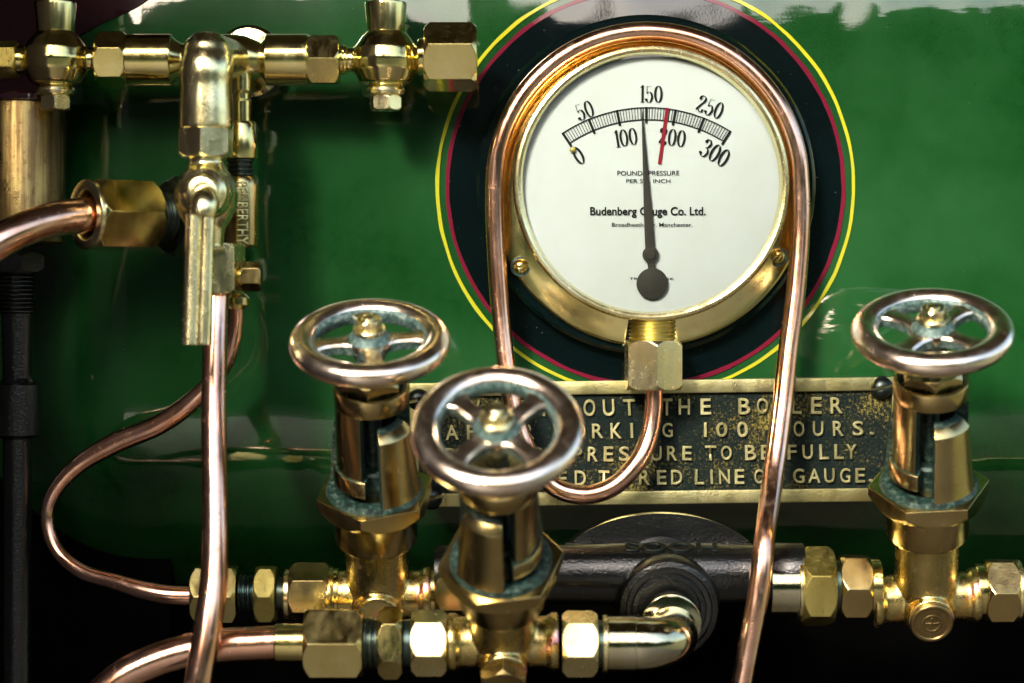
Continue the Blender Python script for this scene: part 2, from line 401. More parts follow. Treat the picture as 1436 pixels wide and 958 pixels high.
def annulus(name, cx, cy, r0, r1, up, mat, parent, seg=160):
    bm = bmesh.new(); a, b = [], []
    nr = 8 if r1 - r0 > 20 else 1; rings = []
    wb = lambda j, i: 0 if nr > 1 else 1.1 * noise.noise(Vector((math.cos(2 * math.pi * i / seg) * 9, math.sin(2 * math.pi * i / seg) * 9, j * 5 + r0)))
    for j in range(nr + 1):
        r = r0 + (r1 - r0) * j / nr
        rings.append([bm.verts.new(PU(cx + (r + wb(j, i)) * math.cos(2 * math.pi * i / seg), cy + (r + wb(j, i)) * math.sin(2 * math.pi * i / seg), up)) for i in range(seg)])
    grid_faces(bm, rings); return finish(bm, name, mat, parent, ang=80)
annulus('painted_disc', 905, 262, 150, 277, 1.0, M['black_green'], plate)
annulus('maroon_lining', 905, 262, 275, 280.5, 1.8, M['maroon_line'], plate)
annulus('yellow_lining', 905, 262, 289.6, 294.4, 1.8, M['yellow'], plate)
# maroon panel at the upper left, its edge curving away to the right
bm = bmesh.new()
edge = catmull([(60, 190), (72, 120), (95, 60), (130, 38), (170, 20), (215, -8), (330, -110)], 8)
A = [bm.verts.new(PU(x, y, 3)) for x, y in edge]; B = [bm.verts.new(PU(-400, 190 - (190 + 400) * i / (len(edge) - 1), 3)) for i in range(len(edge))]
A2 = [bm.verts.new(PU(x + 1, y + 1, -2)) for x, y in edge]
rows = [B]
for j in range(1, 12): rows.append([bm.verts.new(PU(-400 + (x + 400) * j / 12, (190 - 590 * i / (len(edge) - 1)) * (1 - j / 12) + y * j / 12, 3)) for i, (x, y) in enumerate(edge)])
rows += [A, A2]; grid_faces(bm, rows, closed=False); finish(bm, 'maroon_panel', M['maroon'], plate, ang=60)

# ------------------------------------------------------------------ pressure gauge
gx, gy = 913, 258
H0 = 60
g = thing('pressure_gauge', 'round brass pressure gauge with white dial reading 140, framed by the yellow lining', 'pressure gauge', U(gx, gy, H0))
gs = S * k(H0)
def GM(dx=0, dy=0, h=0):
    """frame facing the camera at offset px from the gauge centre; local t points at the camera, h above plate in px"""
    return Matrix.Translation(Vector((dx * gs, (H0 - h) * S, -dy * gs))) @ Matrix(((1, 0, 0), (0, 0, -1), (0, 1, 0))).to_4x4() @ Matrix.Scale(gs, 4)
bm = bmesh.new(); lathe(bm, [(238, 0), (241, 3), (241, 20), (236, 26), (0, 26)], GM(-5, -2, 0), 128, cap=False); finish(bm, 'mounting_block', M['black_green'], g)
# brass case flange with a gap for the connector
bm = bmesh.new(); lathe(bm, [(219, 26), (224, 28), (225, 33), (222, 36), (206, 37.5), (196, 41), (150, 41)], GM(-1, 3, 0), 128, cap=False, a0=-90 + 9, a1=270 - 9)
finish(bm, 'case_flange', M['brass'], g)
bm = bmesh.new(); lathe(bm, [(186, 30), (186, 48), (188, 60), (192, 66), (193.5, 73), (191, 79.5), (187, 81), (183, 79), (181, 74), (180, 70), (179, 58)], GM(0, 0, 0), 144, cap=False)
finish(bm, 'bezel', M['brass_pale'], g)
bm = bmesh.new(); lathe(bm, [(181.5, 61.5), (0, 61.5)], GM(), 96, cap=False); dial = finish(bm, 'dial', M['dial'], g)
bm = bmesh.new(); lathe(bm, [(180.5, 71.0), (176, 71.4), (0, 72.2)], GM(), 96, cap=False); finish(bm, 'gauge_glass', M['glass'], g)
# scale
ax, ay = 908.5 - gx, 368 - gy       # centre of the scale arcs
def arcring(bm, r0, r1, a0, a1, mt, seg=60):
    rr = []
    for r in (r0, r1): rr.append([bm.verts.new(mt @ Vector((ax + r * math.sin(R(a0 + (a1 - a0) * i / seg)), -ay + r * math.cos(R(a0 + (a1 - a0) * i / seg)), 0))) for i in range(seg + 1)])
    grid_faces(bm, rr, closed=False)
bm = bmesh.new(); mt = GM(0, 0, 62.0)
A0, A1 = -33.4, 32.2
arcring(bm, 216.1, 217.6, A0, A1, mt); arcring(bm, 199.2, 200.7, A0, A1, mt)
def tick(bm, a, r0, r1, w_):
    c, s_ = math.cos(R(a)), math.sin(R(a)); vs = []
    for r, q in ((r0, -w_ / 2), (r0, w_ / 2), (r1, w_ / 2), (r1, -w_ / 2)): vs.append(bm.verts.new(mt @ Vector((ax + r * s_ + q * c, -ay + r * c - q * s_, 0))))
    bm.faces.new(vs)
for i in range(61):
    a = A0 + (A1 - A0) * i / 60
    if i % 10 == 0: tick(bm, a, 195, 217.8, 3.7)
    else: tick(bm, a, 200, 217, 0.95)
finish(bm, 'scale_marks', M['ink'], dial, flat=True)
# numerals with thick downstrokes
def ell(cx, cy, rx, ry, a0=0, a1=360, n=26): return [(cx + rx * math.cos(R(a0 + (a1 - a0) * i / n)), cy + ry * math.sin(R(a0 + (a1 - a0) * i / n))) for i in range(n + 1)]
GL = {'0': [ell(.25, .5, .185, .475)], '1': [[(.27, 0), (.27, 1)], [(.27, .99), (.22, .9), (.14, .86)], [(.14, .01), (.4, .01)]],
      '2': [catmull([(.10, .78), (.12, .92), (.25, .985), (.40, .88), (.38, .68), (.22, .40), (.06, .10)]), catmull([(.06, .09), (.16, .14), (.30, .03), (.40, .06), (.44, .22)]), ell(.12, .78, .025, .04)],
      '3': [catmull([(.09, .82), (.14, .95), (.27, .98), (.38, .80), (.32, .58), (.20, .52)]), catmull([(.20, .52), (.34, .48), (.43, .28), (.34, .05), (.20, .02), (.08, .14)]), ell(.10, .82, .025, .04), ell(.09, .16, .025, .04)],
      '5': [[(.12, .95), (.12, .52)], [(.12, .965), (.40, .965)], [(.13, .93), (.38, .93)], catmull([(.12, .52), (.2, .60), (.34, .58), (.43, .34), (.34, .06), (.20, .02), (.08, .14)]), ell(.09, .17, .025, .04)]}
def numeral(bm, txt, x, y, hh, rot, adv=.54):
    wds = [(.34 if c == '1' else adv) for c in txt]; tot = sum(wds); cx = -tot / 2
    for c, wd in zip(txt, wds):
        for st in GL[c]:
            pts = [Vector(((px_ - (.06 if c == '1' else 0) + cx) * hh, (py_ - .5) * hh)) for px_, py_ in st]
            L, Rr_ = [], []
            for i, p_ in enumerate(pts):
                d = (pts[min(i + 1, len(pts) - 1)] - pts[max(i - 1, 0)]).normalized()
                wv = (.03 + .105 * abs(d.y) ** 2.2) * hh * (.38 if len(st) == 2 and c == '5' else 1)
                if c == '5' and st[0] == (.12, .95): wv = .035 * hh
                nn = Vector((-d.y, d.x)) * wv / 2
                for lst, q in ((L, p_ + nn), (Rr_, p_ - nn)):
                    q = Vector((q.x * math.cos(R(rot)) - q.y * math.sin(R(rot)), q.x * math.sin(R(rot)) + q.y * math.cos(R(rot))))
                    lst.append(bm.verts.new(mt @ Vector((x - gx + q.x, gy - y + q.y, 0))))
            grid_faces(bm, [L, Rr_], closed=False)
        cx += wd
bm = bmesh.new(); mt = GM(0, 0, 62.2)
for t_, x_, y_, hh, ro in (('0', 811.5, 218, 26, 30), ('50', 820, 155, 24, 20), ('100', 877.5, 193, 24, 9), ('150', 913, 132, 24, -1), ('200', 943, 193, 24, -7), ('250', 996, 150.5, 24, -21), ('300', 1003, 215, 26, -29)):
    numeral(bm, t_, x_, y_, hh, ro)
bmesh.ops.recalc_face_normals(bm, faces=bm.faces)
finish(bm, 'numerals', M['ink'], dial, flat=True)
for body, x_, y_, wd, hh, bold in (('POUNDS PRESSURE', 909, 243, 87, 6.6, 0.004), ('PER SQ. INCH', 909, 254.5, 62, 6.6, 0.004), ('Budenberg Gauge Co. Ltd.', 908.5, 298, 162, 15.5, 0.024),
                                   ('Broadheath, Nr. Manchester.', 914.5, 315.8, 113, 6.6, 0.008), ('TRADE MARK', 914, 391, 63, 3.6, 0)):
    bm = bmesh.new(); add_bm(bm, text_mesh(body, wd, hh, 0, bold), GM(x_ - gx, y_ - gy, 62.0)); finish(bm, 'printed_line', M['ink'], dial, flat=True)
bm = bmesh.new(); mt = GM(0, 0, 62.5)
p0, p1 = Vector((935.7, 151.5)), Vector((924.8, 230.5)); d = (p1 - p0).normalized(); n_ = Vector((-d.y, d.x)) * 2.5
bm.faces.new([bm.verts.new(mt @ Vector((q.x - gx, gy - q.y, 0))) for q in (p0 + n_, p0 - n_, p1 - n_, p1 + n_)]); finish(bm, 'red_line', M['red_ink'], dial, flat=True)
bm = bmesh.new(); lathe(bm, [(4.2, 0), (4.2, 4), (3, 5.5), (0, 6)], GM(803 - gx, 210.5 - gy, 61.5), 20, cap=False); finish(bm, 'stop_pin', M['brass_satin'], dial)
# needle
bm = bmesh.new(); mt = GM(0, 0, 66)
tip, piv, blb = Vector((899.8, 153)), Vector((912, 357.5)), Vector((914.3, 398))
def nv(p_, z): return bm.verts.new(mt @ Vector((p_.x - gx, gy - p_.y, z)))
d = (piv - tip).normalized(); n_ = Vector((-d.y, d.x)); outl = []
prof = [(0, .6), (40, 2.0), (110, 4.6), (150, 6.2), (196, 7.0)]
for L_, w_ in prof: outl.append((tip + d * L_, w_))
top = [[nv(p_ + n_ * w_, 0) for p_, w_ in outl], [nv(p_, 1.2) for p_, w_ in outl], [nv(p_ - n_ * w_, 0) for p_, w_ in outl]]
grid_faces(bm, top, closed=False)
d2 = (blb - piv); nk = [nv(piv + Vector((-6, 0)), 0), nv(piv + Vector((6, 0)), 0), nv(blb + Vector((5, -14)), 0), nv(blb + Vector((-5, -14)), 0)]
bm.faces.new(nk)
lathe(bm, [(11.5, -1), (11.5, .8), (8, 1.6), (6.5, 3.2), (0, 3.6)], GM(piv.x - gx, piv.y - gy, 66), 28, cap=False)
lathe(bm, [(22, -1), (22, .8), (21, 1.3), (0, 1.3)], GM(blb.x - gx, blb.y - gy, 66), 40, cap=False)
finish(bm, 'needle', M['needle'], g)
# slotted screws in the flange
for x_, y_, a in ((730, 373, 5), (1093, 359, 40)):
    bm = bmesh.new(); m0 = GM(x_ - gx, y_ - gy, 36) @ Matrix.Rotation(R(a), 4, 'Z')
    for sg in (1, -1):
        pr = [(11, 0), (11, 2), (10, 5), (7.5, 8), (4, 9.6), (0, 10)]
        rr = []
        for r, t in pr:
            ring = []
            for i in range(17):
                ph = math.pi * i / 16; x, y = r * math.cos(ph), max(r * math.sin(ph), 2.1)
                ring.append(bm.verts.new(m0 @ Vector((x, y * sg, t))))
            rr.append(ring)
        grid_faces(bm, rr, closed=False)
        a_ = [rr[j][0] for j in range(len(rr))] ; b_ = [rr[j][-1] for j in range(len(rr))]
        bm.faces.new([bm.verts.new(m0 @ Vector((q, 2.1 * sg, z))) for q, z in ((-10.5, 2.5), (10.5, 2.5), (10, 5), (7.5, 8), (4, 9.6), (-4, 9.6), (-7.5, 8), (-10, 5))])
    lathe(bm, [(10, 3.0), (0, 3.0)], m0, 20, cap=False)
    finish(bm, 'screw', M['brass'], g)
    bm = bmesh.new(); lathe(bm, [(14.5, .5), (14, 1.4), (10, 1.6)], m0, 28, cap=False); finish(bm, 'screw_recess', M['verdigris'], g)
# connector boss below
cxn = 916 - gx
def GZ(dx, h, y0):   # vertical axis pointing down the picture from y0
    return Matrix.Translation(Vector((dx * gs, (H0 - h) * S, -(y0 - gy) * gs))) @ Matrix(((0, 1, 0), (-1, 0, 0), (0, 0, -1))).to_4x4() @ Matrix.Scale(gs, 4)
bm = bmesh.new(); lathe(bm, [(34, 30), (34, 196)] and thread_prof(33, 4, 38, 5.5, 3.2), GZ(cxn, 42, 445), 40); finish(bm, 'connector_thread', M['brass_satin'], g)
bm = bmesh.new(); hexnut(bm, 44, 0, 69, GZ(cxn, 60, 478), rot=4, hole=14); finish(bm, 'connector_nut', M['brass_pale'], g)

# ------------------------------------------------------------------ copper tubes
def tube(name, label, pts, r, mat=None, cat='copper tube', group=None, extra=None, wob=0.022, n=10):
    """pts = (px, py, h, radius in picture px)"""
    P = catmull(pts, n); root = U(*P[0][:3]); w_ = [U(*p[:3]) - root for p in P]; rd = [p[3] * S * k(p[2]) for p in P]
    bm = bmesh.new(); sweep(bm, w_, rd, wob=wob)
    o = finish(bm, name, mat or M['copper']); o.location = root
    o['label'] = label; o['category'] = cat
    if group: o['group'] = group
    return o
arc = []
for i in range(15):
    a = 180 - 180 * i / 14
    arc.append((908 + 214 * math.cos(R(a)), 258 - 214 * math.sin(R(a)), 60, 13.8))
pts = [(917, 535, 66, 12.5), (917, 570, 66, 12.8), (911, 610, 70, 13), (894, 648, 78, 13.5), (862, 681, 84, 13.8), (822, 694, 86, 14), (780, 684, 84, 13.8), (748, 650, 80, 13.5), (728, 600, 78, 13),
       (716, 555, 74, 13), (706, 480, 66, 13), (699, 400, 62, 13.5), (694.5, 320, 60, 13.8)] + arc + [(1122.5, 320, 61, 13.8), (1117, 400, 66, 14), (1106, 490, 76, 14.5), (1096, 580, 92, 15), (1084, 670, 125, 15), (1072, 760, 190, 15.2), (1062, 840, 205, 15.5), (1049, 910, 205, 15.2), (1036, 990, 200, 15), (1030, 1080, 190, 15)]
tube('siphon_tube', 'long copper tube looping round the gauge bezel and down in front of the cast nameplate', pts, 0, n=8)

tube('inlet_pipe', 'thick copper pipe curving in from the left edge into the large hexagon nut', [(-90, 400, 300, 24), (-40, 365, 288, 24), (15, 330, 266, 24.5), (70, 309, 232, 25), (120, 302, 194, 25.5), (165, 302, 158, 26)], 0)
tube('drain_pipe', 'tall straight copper pipe hanging below the lever cock at left', [(304, 398, 178, 17), (303, 440, 186, 17), (301, 500, 205, 17.5), (300, 600, 240, 18), (302, 720, 275, 18.5), (300, 810, 295, 19.5), (291, 880, 310, 20), (278, 960, 320, 20.5), (262, 1060, 325, 21)], 0)
tube('curled_pipe', 'thin copper pipe bulging out in a wide S curve at the left', [(331, 425, 118, 11), (328, 470, 116, 12), (312, 515, 110, 12.5), (275, 558, 100, 13.5), (225, 594, 85, 15), (160, 622, 72, 15), (110, 652, 65, 12.5), (76, 690, 62, 10.5), (66, 730, 62, 9.5), (80, 772, 68, 10), (115, 802, 80, 11), (160, 816, 92, 12), (200, 828, 102, 14), (240, 835, 108, 14), (285, 836, 110, 14)], 0, wob=0.06)
tube('lower_pipe', 'copper pipe sweeping up from the bottom edge to the brass union at lower left', [(110, 1010, 258, 24), (160, 958, 256, 24), (205, 932, 254, 24), (260, 914, 252, 24), (320, 905, 250, 24), (400, 901, 250, 24)], 0)

# ------------------------------------------------------------------ unions (horizontal rows)
def row(name, label, cat, h, y0, items, group=None, tilt=0, px0=None):
    """items: (kind, x0, x1, r, material, part name, extra); axis along +x"""
    px0 = items[0][1] if px0 is None else px0
    s = S * k(h); rt = thing(name, label, cat, U(px0, y0, h), Matrix.Rotation(R(tilt), 3, 'Y'), group)
    base = frame((1, 0, 0), (0, 0, 0), (0, -1, 0), s)
    for it in items:
        kind, x0, x1, r, mat, pn = it[:6]; ex = it[6] if len(it) > 6 else 0
        a, b = x0 - px0, x1 - px0; bm = bmesh.new()
        if kind == 'hex': hexnut(bm, r, a, b, base, rot=ex)
        elif kind == 'thr': lathe(bm, thread_prof(r, a, b, 6, 3), base, 40)
        elif kind == 'cyl': lathe(bm, [(r - 1.5, a), (r, a + 1.5), (r, b - 1.5), (r - 1.5, b)], base, 56)
        elif kind == 'cone': lathe(bm, [(r, a), (ex, b)], base, 48)
        elif kind == 'prof': lathe(bm, [(q[0], q[1] - px0) for q in ex], base, 56)
        finish(bm, pn, mat, rt)
    return rt
B, BS, BP, T, CH = M['brass'], M['brass_satin'], M['brass_pale'], M['thread'], M['chrome']
row('pipe_union', 'brass nut and thread joining the curled thin pipe to the left valve', 'pipe union', 110, 833,
    [('hex', 270, 334, 44, B, 'union_nut', 0), ('thr', 334, 360, 27, T, 'thread'), ('hex', 359, 388, 43, BS, 'locking_nut', 0), ('cyl', 388, 401, 24, T, 'collar'),
     ('cyl', 399, 408, 35, BP, 'washer'), ('hex', 407, 463, 44, M['bronze'], 'body_nut', 30), ('cyl', 463, 476, 36, B, 'spigot')])
row('pipe_union', 'bronze nut between the left valve and the front valve', 'pipe union', 110, 830,
    [('cyl', 600, 612, 34, B, 'spigot'), ('hex', 612, 672, 44, M['bronze'], 'body_nut', 30)])
row('pipe_union', 'large brass hexagon union in the front row, left of the front valve', 'pipe union', 250, 902,
    [('cyl', 386, 430, 27, B, 'ferrule'), ('hex', 428, 510, 54, B, 'union_nut', -5), ('thr', 509, 532, 36, T, 'thread'), ('hex', 531, 565, 51, B, 'locking_nut', 22),
     ('cyl', 565, 577, 33, T, 'collar'), ('hex', 577, 627, 47, BP, 'body_nut', 16), ('cyl', 627, 646, 36, B, 'spigot')])
row('pipe_union', 'dark brass nuts between the black pipe and the right valve', 'pipe union', 112, 822,
    [('cyl', 1078, 1120, 42, CH, 'polished_end'), ('cyl', 1117, 1124, 47, BP, 'washer'), ('hex', 1123, 1168, 58, BS, 'large_nut', -19), ('cyl', 1167, 1177, 38, T, 'collar'),
     ('hex', 1176, 1219, 48, M['bronze'], 'body_nut', 0), ('cyl', 1219, 1234, 39, B, 'spigot')])
row('pipe_union', 'brass nut right of the right valve at the picture edge', 'pipe union', 112, 828,
    [('cyl', 1366, 1380, 38, B, 'spigot'), ('hex', 1379, 1424, 48, M['bronze'], 'body_nut', 0), ('cyl', 1423, 1430, 43, BP, 'washer'), ('cyl', 1430, 1560, 30, B, 'pipe_end')])

# elbow of the front row: horizontal leg, bend away from the viewer into the black pipe boss
rt = row('elbow_fitting', 'shiny plated elbow from the front valve into the black pipe boss', 'pipe elbow', 250, 903,
         [('hex', 788, 838, 47, BP, 'elbow_nut', 16), ('cyl', 836, 848, 33, T, 'collar'), ('cyl', 845, 852, 41, BP, 'washer'), ('cyl', 851, 892, 39, CH, 'elbow_socket')])
s = S * k(250); org = U(788, 903, 250); bm = bmesh.new()
P = [(888, 903, 250), (905, 903, 250), (921, 901.5, 247), (934, 898, 236), (941, 893, 219), (943, 888, 200), (943, 872, 150)]
P = catmull([(*q, 38 if i < 2 else 36.5) for i, q in enumerate(P)], 6)
sweep(bm, [U(*q[:3]) - org for q in P], [q[3] * s for q in P], seg=40)
finish(bm, 'elbow_bend', CH, rt)
bm = bmesh.new(); c0 = U(941, 873, 185) - org
lathe(bm, [(37, -14), (43, -12), (44, 0), (43, 9), (38, 11)], Matrix.Translation(c0) @ frame((0, -1, -.12), (0, 0, 0), (0, 0, 1), s), 56); finish(bm, 'elbow_collar', CH, rt)

# black manifold pipe with boss and backing flange
s = S * k(105); org = U(930, 805, 105)
mf = thing('black_manifold', 'black painted iron pipe with raised lettering and a round boss, below the nameplate', 'iron pipe', org)
bm = bmesh.new(); X = frame((1, 0, 0), (0, 0, 0), (0, -1, 0), s)
lathe(bm, [(40, -320), (41, -160), (42, -90), (44, -60), (44, 60), (42, 90), (41, 150), (44, 158), (44, 195), (41, 198)], X, 56); finish(bm, 'pipe_barrel', M['black_iron'], mf)
bm = bmesh.new(); Y = frame((0, -1, -.10), (4, -30, -40), (0, 0, 1), s)
lathe(bm, [(74, -40), (72, 10), (70, 30), (67, 34), (60, 36), (58, 33), (52, 33), (50, 37), (44, 38), (42, 30), (0, 30)], Y, 64); finish(bm, 'boss', M['black_iron'], mf)
bm = bmesh.new()
add_bm(bm, text_mesh('SOOH', 128, 22, 6, 0.02), Matrix.Scale(s, 4) @ Matrix.Translation((10, -20, 38)) @ Matrix.Rotation(R(28), 4, 'X')); finish(bm, 'raised_lettering', M['steel'], mf)
# backing flange: wide low arch plate
bm = bmesh.new(); prof = []
for i in range(41):
    a = math.pi * i / 40; prof.append((150 * math.cos(a) * (1 + .10 * math.sin(a)), -35 + 118 * math.sin(a) ** .85 if 0 < i < 40 else -35))
f1 = [bm.verts.new(Matrix.Scale(s, 4) @ Vector((x, 52, z))) for x, z in prof]; f2 = [bm.verts.new(Matrix.Scale(s, 4) @ Vector((x * .99, 46, z * .985 - .5))) for x, z in prof]
f3 = [bm.verts.new(Matrix.Scale(s, 4) @ Vector((x, 90, z))) for x, z in prof]; cc = [bm.verts.new(Matrix.Scale(s, 4) @ Vector((x * .2, 46, -35 + z * .02))) for x, z in prof]
grid_faces(bm, [f3, f1], closed=False); grid_faces(bm, [f1, f2], closed=False, mi=1); grid_faces(bm, [f2, cc], closed=False); finish(bm, 'backing_flange', [M['black_iron'], M['chrome']], mf, ang=20)
bm = bmesh.new(); lathe(bm, [(62, -60), (60, 10), (52, 26), (30, 34), (0, 36)], frame((0, -1, 0), (0, 30, -12), (0, 0, 1), s) , 48, cap=False); finish(bm, 'flange_dome', M['black_iron'], mf)
for x_ in (-118, 108):
    bm = bmesh.new(); box(bm, x_ - 19, x_ + 19, 24, 46, 16, 42, bev=3); bm.transform(Matrix.Scale(s, 4)); finish(bm, 'flange_lug', M['black_iron'], mf)

# ------------------------------------------------------------------ stop valves
def remeshed(bm, name, voxel, mat, parent, smooth=6):
    o = finish(bm, name, mat, parent)
    md = o.modifiers.new('r', 'REMESH'); md.mode = 'VOXEL'; md.voxel_size = voxel; md.use_smooth_shade = True
    ms = o.modifiers.new('s', 'SMOOTH'); ms.iterations = smooth; ms.factor = 0.6
    dg = bpy.context.evaluated_depsgraph_get(); dg.update()
    me = bpy.data.meshes.new_from_object(o.evaluated_get(dg)); me.name = name
    for p_ in me.polygons: p_.use_smooth = True
    o.modifiers.clear(); old = o.data; o.data = me; bpy.data.meshes.remove(old)
    if not me.materials: me.materials.append(mat)
    return o

def basis(a, b):
    """rotation whose z runs from world point a to b and whose x stays near world x"""
    z = (b - a).normalized(); x = Vector((1, 0, 0)); x = (x - z * x.dot(z)).normalized(); y = z.cross(x)
    return Matrix((x, y, z)).transposed()

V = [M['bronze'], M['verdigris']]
WM = [M['wheel'], M['residue']]
Z = frame((0, 0, 1), (0, 0, 0), (1, 0, 0), S)
MESH = {}
def part(key, name, build, mats, parent, flat=False):
    if key in MESH: return link(name, MESH[key], parent)
    bm = bmesh.new(); build(bm); o = finish(bm, name, mats, parent); MESH[key] = o.data; return o

def valve(label, body, top, h, spoke0, leg_az, post_az, hexrot, plug, hexplug=False, wheel_dx=0, L=392, up=0):
    a = U(*body, h)
    # top point is the wheel centre in the picture; find its depth from the length of the stem
    best = None
    for q in range(0, 500):
        b = U(*top, h + q); e = abs((b - a).length - L * S)
        if best is None or e < best[0]: best = (e, b)
    rot = basis(a, best[1]); rt = thing('stop_valve', label, 'valve', a, rot, 'brass stop valves with handwheels')
    # cast body, remeshed so the arms blend
    if 'body' in MESH: link('valve_body', MESH['body'], rt)
    else:
        bm = bmesh.new(); X_ = frame((1, 0, 0), (0, 0, 0), (0, -1, 0), S)
        lathe(bm, [(0, -46), (20, -42), (36, -30), (45, -12), (48, 0), (45, 12), (36, 30), (20, 42), (0, 46)], frame((0, 0, 1), (0, 0, 0), (1, 0, 0), S), 40, cap=False)
        lathe(bm, [(38, -72), (38, -62), (33, -56), (33, 56), (38, 62), (38, 72)], X_, 40)
        lathe(bm, [(43, 0), (42, 30), (43.5, 120)], Z, 48)
        lathe(bm, [(30, 0), (31, 52)], frame((0, -1, .05), (0, 0, -4), (0, 0, 1), S), 40)
        o = remeshed(bm, 'valve_body', 1.9 * S, M['cast'], rt); MESH['body'] = o.data
    if plug:
        def pl(bm):
            F_ = frame((0, -1, .05), (0, 0, -6), (0, 0, 1), S)
            lathe(bm, [(27, 46), (29, 48), (29, 56), (27.5, 58), (24, 58), (23, 57), (0, 57)], F_, 48, cap=False)
            for r0 in (12,): lathe(bm, [(r0 - 1.5, 56), (r0 - 1, 57.35), (r0 + 1, 57.35), (r0 + 1.5, 56)], F_, 32, cap=False)
            for an in (0, 90): box(bm, -9, 9, -0.9, 0.9, 55, 57.4, F_ @ Matrix.Rotation(R(an), 4, 'Z'))
        def plh(bm): hexnut(bm, 33, 44, 70, frame((0, -1, .05), (0, 0, -14), (0, 0, 1), S), rot=0)
        part('plughex' if hexplug else 'plug', 'plug_cap', plh if hexplug else pl, M['plug'], rt)
    o = part('bonnet', 'bonnet', lambda bm: lathe(bm, [(44, 82), (53, 84), (55, 88), (55, 138), (50, 142)], Z, 64), M['bronze'], rt); o.location.z = up * S
    def hx(bm): hexnut(bm, 80, 136, 162, Z @ Matrix.Rotation(R(hexrot), 4, 'Z'), rot=0, ch1=False)
    o = part(('hex', hexrot), 'bonnet_nut', hx, M['bronze'], rt); o.location.z = up * S
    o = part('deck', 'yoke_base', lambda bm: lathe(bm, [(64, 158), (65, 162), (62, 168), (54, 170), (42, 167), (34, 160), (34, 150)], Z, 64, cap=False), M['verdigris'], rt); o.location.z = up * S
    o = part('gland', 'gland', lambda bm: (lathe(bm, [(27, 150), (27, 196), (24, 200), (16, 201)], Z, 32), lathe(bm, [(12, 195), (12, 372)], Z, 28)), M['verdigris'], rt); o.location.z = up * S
    # two wide tapered legs, chamfered on top
    for i in range(2):
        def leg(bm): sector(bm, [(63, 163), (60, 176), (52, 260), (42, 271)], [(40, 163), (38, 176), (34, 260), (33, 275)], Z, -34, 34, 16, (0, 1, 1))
        o = part('leg', 'yoke_leg', leg, V, rt); o.rotation_euler = (0, 0, R(leg_az + 180 * i)); o.location.z = up * S
    # turning cage: ring with two posts and their feet
    def ring(bm):
        lathe(bm, [(34, 297), (48.5, 297), (49, 298), (49, 319), (48, 321), (44, 322), (41, 318), (40, 310), (34, 308), (34, 297)], Z, 72, cap=False)
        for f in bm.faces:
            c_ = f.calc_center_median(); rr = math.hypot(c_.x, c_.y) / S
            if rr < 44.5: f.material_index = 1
    cage = part('ring', 'cage_ring', ring, V, rt); cage.location.z = up * S
    for i in range(2):
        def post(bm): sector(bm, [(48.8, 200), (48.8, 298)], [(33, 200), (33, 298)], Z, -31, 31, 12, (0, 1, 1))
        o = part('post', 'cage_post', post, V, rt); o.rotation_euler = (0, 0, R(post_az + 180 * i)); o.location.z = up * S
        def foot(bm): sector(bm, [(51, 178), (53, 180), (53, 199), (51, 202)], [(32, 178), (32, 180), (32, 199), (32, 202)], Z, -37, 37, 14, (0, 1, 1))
        o = part('foot', 'post_foot', foot, V, rt); o.rotation_euler = (0, 0, R(post_az + 180 * i)); o.location.z = up * S
    o = part('packnut', 'packing_nut', lambda bm: hexnut(bm, 43, 304, 336, Z, rot=28, hole=13), M['bronze'], rt); o.location.z = up * S
    # handwheel
    W0 = L
    def rim(bm): torus(bm, 88, 15.2, Matrix.Translation((0, 0, 0)) @ Z, 120, 28, 0.92, 0, 1)
    def rim2(bm): torus(bm, 86.6, 16.8, Z, 120, 28, 0.92, 0, None)
    hw = part('rim', 'handwheel', rim2, WM, rt); hw.location = (wheel_dx * S, 0, W0 * S)
    def hub(bm): lathe(bm, [(0, -30), (18, -28), (22, -16), (25, -8), (29, 0), (28, 6), (24, 10), (21, 16), (0, 16)], Z, 40, cap=False); [setattr(f, 'material_index', 1) for f in bm.faces if f.calc_center_median().z > 7.5 * S or f.calc_center_median().z < -6 * S]
    part('hub', 'hub', hub, WM, hw)
    def washer(bm): lathe(bm, [(18, 16), (20.5, 17), (20.5, 21), (18, 23), (12, 23)], Z, 40)
    part('washer', 'hub_washer', washer, M['brass_pale'], hw)
    def nut(bm): hexnut(bm, 16.5, 23, 35, Z, rot=10); lathe(bm, [(8.5, 35), (8.5, 37.5), (7, 38.5), (0, 38.8)], Z, 24, cap=False)
    part('nut', 'hub_nut', nut, M['brass_pale'], hw)
    for i in range(4):
        def spoke(bm):
            # flat-topped spoke, waisted, flaring into the rim; sides carry residue
            n = 12; tops, bots = [], []; rows = []
            for j in range(n + 1):
                t = j / n; x = 10 + (78 - 10) * t; wv = 14.5 - 3.0 * math.sin(math.pi * t) + 9 * max(0, t - .72) / .28 + 9 * max(0, .35 - t) / .35
                zt = 7 - 1 * t; zb = -9 + 1 * t
                rows.append([bm.verts.new(Z @ Vector(q)) for q in ((x, -wv, zt - 4), (x, -wv + 2.5, zt - .6), (x, 0, zt + .6), (x, wv - 2.5, zt - .6), (x, wv, zt - 4), (x, wv * .9, zb), (x, -wv * .9, zb))])
            for a_, b_ in zip(rows[:-1], rows[1:]):
                for q in range(7):
                    f = bm.faces.new((a_[q], a_[(q + 1) % 7], b_[(q + 1) % 7], b_[q])); f.material_index = 1 if q in (4, 6) else 0
        o = part('spoke', 'spoke', spoke, WM, hw); o.rotation_euler = (0, 0, R(spoke0 + 90 * i))
    # dried polish line inside the rim
    def line(bm): lathe(bm, [(77, -12), (70.5, -9), (68.6, -3), (68.6, 3), (70, 6), (74, 10)], Z, 96, cap=False)
    part('line', 'rim_residue', line, M['residue'], hw)
    return rt

